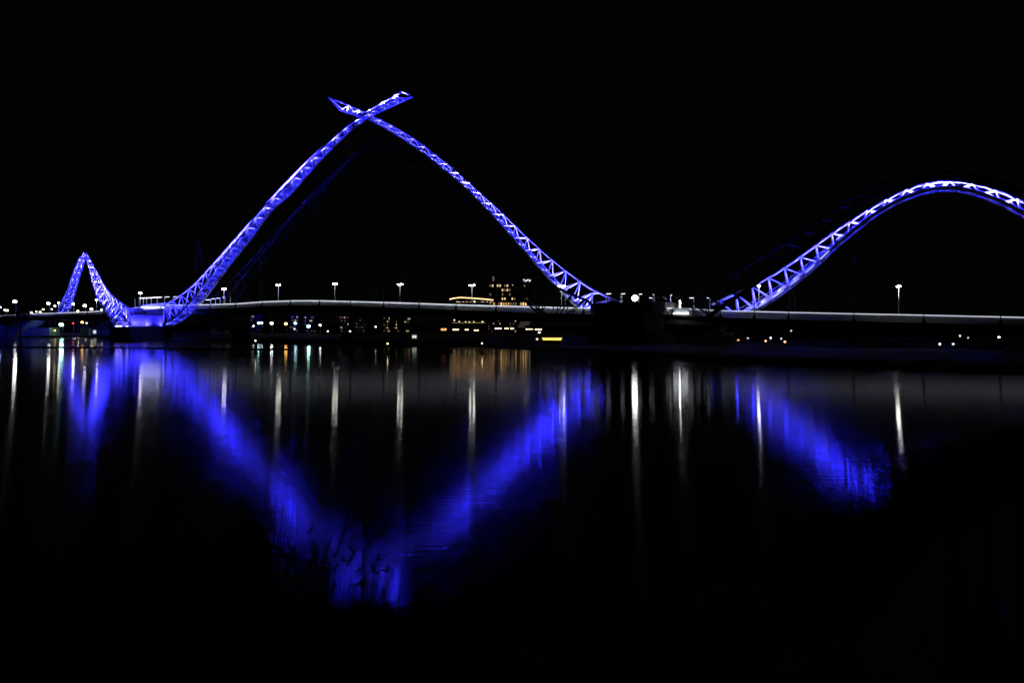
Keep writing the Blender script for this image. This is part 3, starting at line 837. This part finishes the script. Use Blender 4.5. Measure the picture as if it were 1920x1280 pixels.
# apartment blocks glimpsed under the deck
def few(pr, ms):
    return lambda c, r: (R.choice(ms) if R.random() < pr else M['glass'])
blocks = [
    (470, 492, 588, 'low apartment block with two lit windows under the left of the main span', .12),
    (543, 562, 589, 'apartment block left of the pair behind the orange and teal lamps', .3),
    (568, 592, 590, 'apartment block with warm windows behind the teal lamp', .35),
    (636, 654, 590, 'narrow tower with pale lit windows under the main span', .3),
    (664, 690, 588, 'wide tower with scattered dots of light under the main span', .22),
    (719, 731, 592, 'slim block with a stack of lit windows below the crossing', .35),
    (738, 752, 592, 'dim block between the two slim lit blocks', .15),
    (758, 770, 593, 'slim block with one bright warm window row', .3),
    (915, 945, 598, 'apartment block with warm balconies below the hotel', .2),
    (955, 968, 598, 'narrow block with two stacked warm lights under the deck', .3),
    (1655, 1720, 632, 'dark low block with dim dots on the right bank', .05),
]
for x0, x1, yt, lab, pr in blocks:
    D = 520 if x0 < 1300 else 200
    c_ = max(3, int((x1 - x0) / 3)); r_ = 5
    block('apartment_block', lab, x0, x1, yt, D, 12, few(pr, [M['hotelw2'], M['hotelw'], M['hotelw2']]), rows=r_, cols=c_, group='apartment blocks behind the bridge', ww=.42, wh=.4)
# terrace & pavilions with warm strips of glass
pav = [(826, 838, 612, 615.5, 619.5, 'small pavilion with an orange lit front left of the casino terrace', 'o'),
       (848, 861, 613, 616.8, 619, 'low pavilion with a warm slot of light under the casino', 'w'),
       (871, 879, 613, 617, 619, 'tiny warm lit kiosk below the casino', 'w'),
       (888, 898, 613, 618, 620, 'dim lit kiosk right of the tiny warm one', 'w'),
       (927, 941, 612, 614.7, 616.6, 'first of three bright warm pavilions under the hotel', 'w'),
       (945.5, 954, 612, 614.7, 616.6, 'middle of three bright warm pavilions under the hotel', 'w'),
       (956.5, 964, 612, 614.9, 616.8, 'last of three bright warm pavilions under the hotel', 'w'),
       (985, 1000, 612, 616.3, 617.8, 'long low pavilion left of the warm pair above the ferry', 'w'),
       (1002, 1017, 612, 616.5, 618.6, 'long low pavilion with a warm light strip above the ferry', 'w')]
for x0, x1, yt, y0, y1, lab, c in pav:
    D = 400; a = at(x0, yt, D); b = at(x1, yt, D); Wd = b.x - a.x
    t = thing('pavilion', ((a.x + b.x) / 2, D, 1), lab, 'pavilion', 'riverside pavilions')
    zt = a.z - 1
    g = MB(); g.box((0, 3, zt / 2), (Wd, 6, zt)); g.build('wall', M['wall'], t)
    g = MB(); g.box((0, 2.6, zt + .15), (Wd + 1.2, 7.6, .25)); g.build('roof', M['roof'], t)
    z0 = at(x0, y1, D - .1).z - 1; z1 = at(x0, y0, D - .1).z - 1; k_ = max(2, int(Wd / 1.3))
    for i in range(k_):
        g = MB(); ww_ = Wd * .9 / k_
        g.box((-Wd * .45 + ww_ * (i + .5), -.1, (z0 + z1) / 2), (ww_ * .85, .12, (z1 - z0) * R.uniform(.6, 1)))
        g.build('window', M['warm2'] if c == 'w' else emat('orange_front_light', (1, .42, .12), 1.6), t)
# terrace line
a, b = at(848, 605, 450), at(910, 605, 450)
t = thing('terrace', ((a.x + b.x) / 2, 450, 1), 'long terrace with a thin dim warm light line below the casino', 'terrace')
zt = a.z - 1
g = MB(); g.box((0, 5, zt / 2), (b.x - a.x, 10, zt - .3)); g.build('wall', M['wall'], t)
g = MB(); g.box((0, -.1, zt), (b.x - a.x, .15, .18)); g.build('edge_light', emat('terrace_edge_light', (1, .75, .35), .5), t)
for px, py in ((861, 602.6), (873, 603), (880, 603.5), (888.5, 603), (904, 603.4), (905.5, 602.8)):
    q = at(px, py, 449.5) - t.location
    g = MB(); g.ball(q, .38, 6, 4); g.build('terrace_lamp', dotmat('y', 1.6), t)
for y_ in (604, 608, 611.5):
    pass
a, b = at(975, 604, 430), at(995, 604, 430)
t = thing('stepped_terrace', ((a.x + b.x) / 2, 430, 1), 'dim grey stepped terraces behind the warm pavilions', 'terrace')
for i, y_ in enumerate((604, 608, 612)):
    z_ = at(0, y_, 430).z - 1
    g = MB(); g.box((i * -.8, 3 - i * 1.4, z_ / 2), (b.x - a.x, 6, z_)); g.build('step', M['wall'], t)
    g = MB(); g.box((i * -.8, -.05 - i * 1.4, z_ - .15), (b.x - a.x - .2, .1, .28)); g.build('step_light', emat('step_edge_light', (1, .9, .75), .12), t)

# ferry
p = at(1037, 637, 205)
t = thing('ferry', (p.x, 205, 0), 'small river ferry with a row of amber lit windows near the central pier', 'boat')
g = MB(); L_ = 7.2
g.add([(-L_ / 2, -1, .9), (L_ / 2 - 1, -1, .9), (L_ / 2 + .3, 0, 1.0), (L_ / 2 - 1, 1, .9), (-L_ / 2, 1, .9), (-L_ / 2 + .3, -.7, -.2), (L_ / 2 - 1.6, -.7, -.2), (L_ / 2 - .8, 0, -.2), (L_ / 2 - 1.6, .7, -.2), (-L_ / 2 + .3, .7, -.2)],
      [(0, 1, 2, 3, 4), (9, 8, 7, 6, 5), (0, 5, 6, 1), (1, 6, 7, 2), (2, 7, 8, 3), (3, 8, 9, 4), (4, 9, 5, 0)]); g.build('hull', M['wall'], t)
g = MB(); g.box((-.3, 0, 1.15), (5.6, 1.6, .55)); g.build('cabin', M['wall'], t)
g = MB(); g.box((-.3, 0, 1.62), (6.1, 1.9, .14)); g.build('roof', emat('ferry_roof_glow', (1, .62, .22), 1.6), t)  # roof slab given an amber glow of its own
for i in range(8):
    g = MB(); g.box((-2.8 + i * .7, -.85, 1.25), (.45, .08, .4)); g.build('window', M['amber'], t)
p = at(1007, 635.5, 205); t = thing('jetty_lantern', (p.x, 205, 0), 'yellow lantern on a jetty pile left of the ferry', 'lantern')
g = MB(); g.tube((0, 0, -.5), (0, 0, p.z - .15), .09); g.build('pile', M['black'], t)
g = MB(); g.ball((0, 0, p.z), .28, 8, 6, .6); g.build('lantern_glass', dotmat('y', 5), t)

# site sheds on the left bank
def shed(x0, x1, y0, D, depth, label, wins, m=None):
    a = at(x0, y0, D); b = at(x1, y0, D); H = a.z - .9; Wd = b.x - a.x
    t = thing('site_shed', ((a.x + b.x) / 2, D, .9), label, 'shed', 'site sheds on the left bank')
    g = MB(); g.box((0, depth / 2, H / 2), (Wd, depth, H)); g.build('wall', m or M['shed'], t)
    g = MB(); g.box((0, depth / 2, H + .08), (Wd + .4, depth + .4, .16)); g.build('roof', M['shed'], t)
    for px in wins:
        x = (px - 960) / FPX * D - (a.x + b.x) / 2
        g = MB(); g.box((x, -.06, H * .5), (1.3, .1, H * .42)); w_ = g.build('window', M['shedw'], t)
        g = MB(); g.box((x, -.12, H * .5), (.08, .06, H * .42)); g.build('window_bar', M['roof'], w_)
    return t
shed(34, 93, 614.5, 330, 8, 'long teal grey shed at the far left below the deck', [])
shed(150, 166, 614, 330, 6, 'small bluish shed left of the two lit windows', [])
shed(166, 186, 615, 332, 6, 'shed with two square lit windows', [167.5, 177.5])
shed(187, 212, 616, 334, 6, 'dark shed right of the two lit windows', [])
shed(640, 662, 624, 215, 4, 'pale blue grey shed under the main span', [])
shed(770, 784, 625, 215, 4, 'pale blue grey shed with a small light under the main span', [777])
# teal pool of light: the site lamp is emissive already; give it reach
# excavator in dim yellow and the orange tarpaulin
def excavator(px, py, D, label, sc=1.0):
    p = at(px, py, D)
    t = thing('excavator', (p.x, D, 1.0), label, 'excavator')
    g = MB(); g.box((0, 0, .45 * sc), (3.4 * sc, 2.2 * sc, .9 * sc), taper=.9); g.build('tracks', M['black'], t)
    g = MB(); g.box((-.4 * sc, 0, 1.5 * sc), (2.6 * sc, 2 * sc, 1.2 * sc)); g.build('body', M['yellow'], t)
    g = MB(); g.box((.7 * sc, -.4 * sc, 2.0 * sc), (1.1 * sc, 1 * sc, 1.7 * sc), taper=.85); g.build('cab', M['yellow'], t)
    g = MB(); g.tube((1.0 * sc, .3, 1.6 * sc), (3.0 * sc, .3, 4.0 * sc), .25 * sc); g.tube((3.0 * sc, .3, 4.0 * sc), (4.6 * sc, .3, 2.0 * sc), .2 * sc); g.build('boom', M['yellow'], t)
    g = MB(); g.box((4.6 * sc, .3, 1.6 * sc), (.9 * sc, .9 * sc, .8 * sc), taper=.6); g.build('bucket', M['black'], t)
    return t
excavator(453, 622, 240, 'dim yellow excavator on the dark bank right of the blue rib', 1.5)
p = at(1905, 648, 100)
t = thing('covered_heap', (p.x, 100, .9), 'orange tarpaulin covered heap at the right edge below the deck', 'heap')
g = MB()
N = 12
vs = [(-2.2 + 5.2 * i / N, -1.2 + 2.4 * j / 4, max(0, 1.6 * math.sin(math.pi * min(1, (i / N) * 1.0)) * (1 - abs(j / 4 - .5) * 1.3)) + .05 * math.sin(i * 2 + j)) for i in range(N + 1) for j in range(5)]
fs = [(i * 5 + j, i * 5 + j + 1, (i + 1) * 5 + j + 1, (i + 1) * 5 + j) for i in range(N) for j in range(4)]
g.add(vs, fs); g.build('tarpaulin', M['orange'], t, smooth=True)
# rubble and steel on the right bank, caught by the blue light
rr = random.Random(5)
t = thing('steel_pile', AX.hit(1352, 640), 'heap of steel and rubble lit blue under the foot of the right rib', 'pile')
t.location.z = 1.0
for i in range(26):
    a = Vector((rr.uniform(-5, 4), rr.uniform(-3, 3), rr.uniform(0, 2.6))); d = Vector((rr.uniform(1, 4), rr.uniform(-.5, .5), rr.uniform(-.4, 1.3)))
    g = MB(); g.tube(a, a + d, rr.uniform(.05, .16), n=5); g.build('steel_bar', M['white'], t)
L = bpy.data.lights.new('rib_foot_floodlight', 'SPOT'); L.color = LEDC; L.energy = 2500; L.spot_size = math.radians(90); L.spot_blend = .6
lo_ = bpy.data.objects.new('rib_foot_floodlight', L); C.objects.link(lo_); lo_.parent = t; lo_.location = (1.0, -2, 5.0); lo_.rotation_euler = Vector((0, .25, -1)).to_track_quat('-Z', 'Y').to_euler()

# crane boom behind the left rib
t = thing('crane', at(404, 600, 300) * 1.0, 'dim lattice crane boom behind the blue left rib', 'crane', world=True); t.location.z = 1
b0, b1 = at(404, 590, 300), at(370, 451, 300)
g = MB(); ax_ = (b1 - b0).normalized(); sx = Vector((0, 1, 0)); sy = ax_.cross(sx)
co = [(sx * i + sy * j) for i in (-.6, .6) for j in (-.6, .6)]
for c in co: g.tube(b0 + c, b1 + c * .5, .08, n=4)
for i in range(20):
    q0 = b0.lerp(b1, i / 20); q1 = b0.lerp(b1, (i + 1) / 20)
    for u, v in ((0, 1), (1, 3), (3, 2), (2, 0)): g.tube(q0 + co[u] * (1 - i / 40), q1 + co[v] * (1 - (i + 1) / 40), .05, n=4)
g.build('boom', M['steel_shaded'], t)  # boom takes the darkened steel to mute blue spill
g = MB(); g.box((b0.x + 2, b0.y, 3.0), (7, 4, 3.4)); g.build('cab', M['yellow'], t)
g = MB(); g.box((b0.x + 2, b0.y, 1.3), (8, 5, 1.2)); g.build('tracks', M['black'], t)
g = MB(); g.tube(b1, (b1.x - 1, b1.y, b1.z - 22), .04, n=4); g.build('hoist_cable', M['cable'], t)

# floating boom on the river
t = thing('floating_boom', at(290, 654, 155), 'thin dark floating boom across the river before the blue lit pier', 'boom', world=True); t.location.z = 0
pts = []
for px in np.arange(-60, 560, 12):
    D = CAM_H * FPX / (651.5 + .010 * (px - 140) + .5 * math.sin(px * .02) - HZ)
    pts.append(Vector(((px - 960) / FPX * D, D, .06)))
g = MB(); g.path(pts, .17, 6); g.build('boom_tube', M['black'], t)
for i in range(0, len(pts), 4):
    g = MB(); g.ball(pts[i], .38, 8, 6); g.build('float', M['black'], t)
p = at(392, 652, 150); g = MB(); g.prism([(.9 * math.cos(a), .9 * math.sin(a)) for a in np.linspace(0, 2 * math.pi, 10, endpoint=False)], -.2, .7, .55)
o = g.build('mooring_buoy', M['black'], loc=(p.x, 150, 0)); tag(o, 'dark round mooring buoy floating beside the thin boom', 'buoy')

# ---------------------------------------------------------------- trees at the left end
def tree(px, D, h, r, label, seed, lean=0):
    q = random.Random(seed)
    t = thing('tree', ((px - 960) / FPX * D, D, 1.0), label, 'tree', 'trees at the left end of the bridge')
    g = MB(); top_ = Vector((lean, 0, h * .6))
    g.path([(0, 0, -.2), (lean * .3, .1, h * .25), tuple(top_)], [.35, .25, .12], 8)
    for i in range(9):
        a = q.uniform(0, 6.28); s_ = Vector((lean * .5, 0, h * q.uniform(.3, .6)))
        g.tube(s_, s_ + Vector((math.cos(a) * r * .7, math.sin(a) * r * .7, h * q.uniform(.1, .3))), .1, .03, n=5)
    g.build('trunk', M['bark'], t, smooth=True)
    g = MB(); cl = [(Vector((lean + q.gauss(0, r * .45), q.gauss(0, r * .45), h * q.uniform(.45, .95))), q.uniform(.25, .5) * r) for _ in range(22)]
    for c, rr_ in cl:
        for _ in range(130):
            d = Vector((q.gauss(0, 1), q.gauss(0, 1), q.gauss(0, .8))).normalized() * rr_ * q.uniform(.5, 1.05)
            u = Vector((q.gauss(0, 1), q.gauss(0, 1), q.gauss(0, 1))).normalized() * .28; v = u.orthogonal().normalized() * .12
            p_ = c + d; g.add([p_ - u, p_ + v, p_ + u, p_ - v], [(0, 1, 2, 3)])
    g.build('crown', M['leaf'], t)
tree(38, 300, 13.5, 4.2, 'dark bushy tree in front of the left deck below the brightest street lamp', 21, .8)
tree(12, 310, 9, 4.6, 'low dark tree at the left edge below the deck', 22)
tree(-25, 300, 12, 5, 'dark tree half outside the left edge', 23)
for px, D, h, r, s_, lab in ((432, 262, 6.5, 3.2, 31, 'dim low tree under the deck between the blue rib and the excavator'), (418, 270, 8, 3.4, 32, 'grey lit tree just right of the blue rib foot'), (214, 345, 7, 3.5, 33, 'small tree under the far arch right of the sheds'), (200, 350, 6.5, 3, 34, 'bushy little tree between the sheds and the blue pier')):
    tree(px, D, h, r, lab, s_)
# abutment at the far left
p = at(8, 600, 330)
t = thing('abutment', (p.x, 330, 0), 'sloping concrete abutment at the far left end of the deck', 'abutment')
g = MB(); g.add([(-30, -4, 0), (6, -4, 0), (16, -4, 8.2), (-30, -4, 9.5), (-30, 6, 0), (6, 6, 0), (16, 6, 8.2), (-30, 6, 9.5)],
                [(0, 1, 2, 3), (7, 6, 5, 4), (0, 4, 5, 1), (1, 5, 6, 2), (2, 6, 7, 3), (3, 7, 4, 0)]); g.build('wall', M['concrete'], t)

# ---------------------------------------------------------------- reeds on the near bank
def blade(g, base, lean, h, w0, segs=4, droop=.35):
    """a narrow arching blade, folded along its length so it has depth"""
    pts = []
    for i in range(segs + 1):
        s = i / segs
        pts.append(base + Vector((lean.x * (s ** 1.6) * h, lean.y * (s ** 1.6) * h, h * (s - droop * lean.length * s * s))))
    sd = Vector((random.uniform(-1, 1), random.uniform(-.4, .4), 0)).normalized()
    vs = []
    for i, p in enumerate(pts):
        ww_ = w0 * (1 - (i / segs) ** 1.5) + .0008
        vs += [p - sd * ww_, p + Vector((0, ww_ * .5, 0)), p + sd * ww_]
    fs = []
    for i in range(segs):
        a = i * 3; fs += [(a, a + 1, a + 4, a + 3), (a + 1, a + 2, a + 5, a + 4)]
    g.add(vs, fs)
def ground(px, D):
    e = float(nearD(px)) * (1 + .02 * math.sin(px * .03)); f = D / e
    return float(np.interp(f, [.2, .6, .93, 1, 1.04], [2.7, 1.1, .25, .03, -.2]))
g = MB()
for i in range(1500):
    px = min(840, max(500, random.gauss(680, 70))); e = float(nearD(px)); D = e * random.uniform(.80, 1.02)
    if px < 600 and random.random() < .6: continue
    b = Vector(((px - 960) / FPX * D, D, ground(px, D)))
    blade(g, b, Vector((random.gauss(.16, .16), random.gauss(0, .15), 0)), random.uniform(.25, .85) * random.uniform(.8, 1.15), random.uniform(.0025, .005))
o = g.build('reeds', M['reed']); o['kind'] = 'stuff'; o['label'] = 'thin reeds in front of the lowest tip of the blue reflection'
g = MB()
for i in range(9000):
    px = 1520 + 480 * random.random() ** .6; e = float(nearD(px)); D = e * random.uniform(.62, 1.03)
    b = Vector(((px - 960) / FPX * D, D, ground(px, D)))
    blade(g, b, Vector((random.gauss(-.75, .25), random.gauss(0, .2), 0)), random.uniform(.5, 1.35) * (1 if px > 1620 else .8), random.uniform(.004, .009), 5, .3)
o = g.build('tall_grass', M['reed']); o['kind'] = 'stuff'; o['label'] = 'tall arching grass on the right of the near bank'
g = MB()
for i in range(9000):
    px = random.uniform(-150, 2050); e = float(nearD(px)); D = e * random.uniform(.45, 1.0)
    b = Vector(((px - 960) / FPX * D, D, ground(px, D)))
    blade(g, b, Vector((random.gauss(0, .3), random.gauss(0, .2), 0)), random.uniform(.1, .28), random.uniform(.004, .009), 3)
o = g.build('grass', M['reed']); o['kind'] = 'stuff'
# single arching blades and flowering stems that stand out against the reflection
def weed(px, D, h, lean, head, label, group, name='reed_plant', cat='reed'):
    q = random.Random(int(px * 7 + h * 100))
    x = (px - 960) / FPX * D
    t = thing(name, (x, D, ground(px, D)), label, cat, group)
    g = MB(); pts = [(lean * h * (s ** 1.7), 0, h * (s - .3 * abs(lean) * s * s)) for s in np.linspace(0, 1, 7)]
    g.path(pts, list(np.linspace(.005, .002, 7)), 5); g.build('stem', M['reed'], t)
    if head:
        hp = head if isinstance(head, (list, tuple)) else [1.0]
        g = MB()
        for s in hp:
            c = Vector((lean * h * s ** 1.7, 0, h * (s - .3 * abs(lean) * s * s)))
            for _ in range(16):
                d = Vector((q.gauss(0, .03), q.gauss(0, .03), q.gauss(-.01, .04)))
                e = c + d; g.tube(c, e, .004, .003, n=3); 
                u = Vector((q.gauss(0, 1), q.gauss(0, 1), q.gauss(0, 1))).normalized() * q.uniform(.012, .024); v = u.orthogonal().normalized() * q.uniform(.006, .014)
                g.add([e - u, e + v, e + u, e - v], [(0, 1, 2, 3)])
        g.build('seed_head', M['reed'], t)['kind'] = 'stuff'
    return t
stems = [(509, 2.05, .03, None), (513, 2.2, .02, [.62]), (519, 2.1, .05, [.6]), (536, 2.2, .06, [.55, .45]), (541, 2.05, -.03, [.5]), (555, 2.35, .01, [.38]), (571, 1.75, .06, [1.0]), (566, 1.6, .12, None),
         (596, 1.3, .05, [.85]), (602, 1.45, .08, [.95, .7]), (609, 1.2, .02, [.95]), (617, 1.35, .1, [.9]), (624, 1.2, .05, [.85, .6]), (632, 1.15, .08, [1.0]), (640, 1.2, .1, [.9]), (652, 1.3, .07, [.95]),
         (663, 1.1, .1, [.85, .65]), (675, 1.2, .06, [.6]), (689, 1.1, .1, [.9]), (703, 1.15, .05, [1, .8]), (712, 1.0, .1, [.6]), (722, 1.05, .04, [.95]), (600, 1.8, .22, None), (606, 1.9, .2, None), (618, 1.8, .15, None), (598, 1.75, .18, None)]
for i, (px, h, ln, hd) in enumerate(stems):
    D = float(nearD(px)) * .985
    if i < 8: weed(px, D, h * .93, ln, hd, 'tall weed stem standing left in the blue reflection', 'tall weeds left in the reflection', 'weed_plant', 'weed')
    else: weed(px, D, h, ln, hd, 'short weed stem with ragged seed head over the tip of the blue reflection', 'weeds over the reflection tip', 'weed_plant', 'weed')
for px, D, h, ln in ((1010, 13.5, 1.6, -1.1), (1000, 13.5, 1.9, -.5), (990, 13.6, 1.5, -1.3), (1080, 13.8, 2.1, -.6),
                     (1600, 18.5, 2.6, -1.5), (1610, 18.5, 2.9, -.45), (1620, 18.4, 2.8, -1.4), (1635, 18.3, 3.0, -1.3), (1650, 18.0, 3.0, -1.2), (1660, 18.0, 2.8, -1.35), (1680, 18.0, 2.7, -1.1), (1585, 18.6, 2.2, -1.5)):
    D = float(nearD(px)) * .985
    weed(px, D, h * .8, ln, None, 'single long blade arching left over the ' + ('middle' if px < 1200 else 'right hand') + ' blue reflection', 'long arching blades over the ' + ('middle' if px < 1200 else 'right hand') + ' reflection', 'reed_plant', 'reed')
print('objects', len(bpy.data.objects))
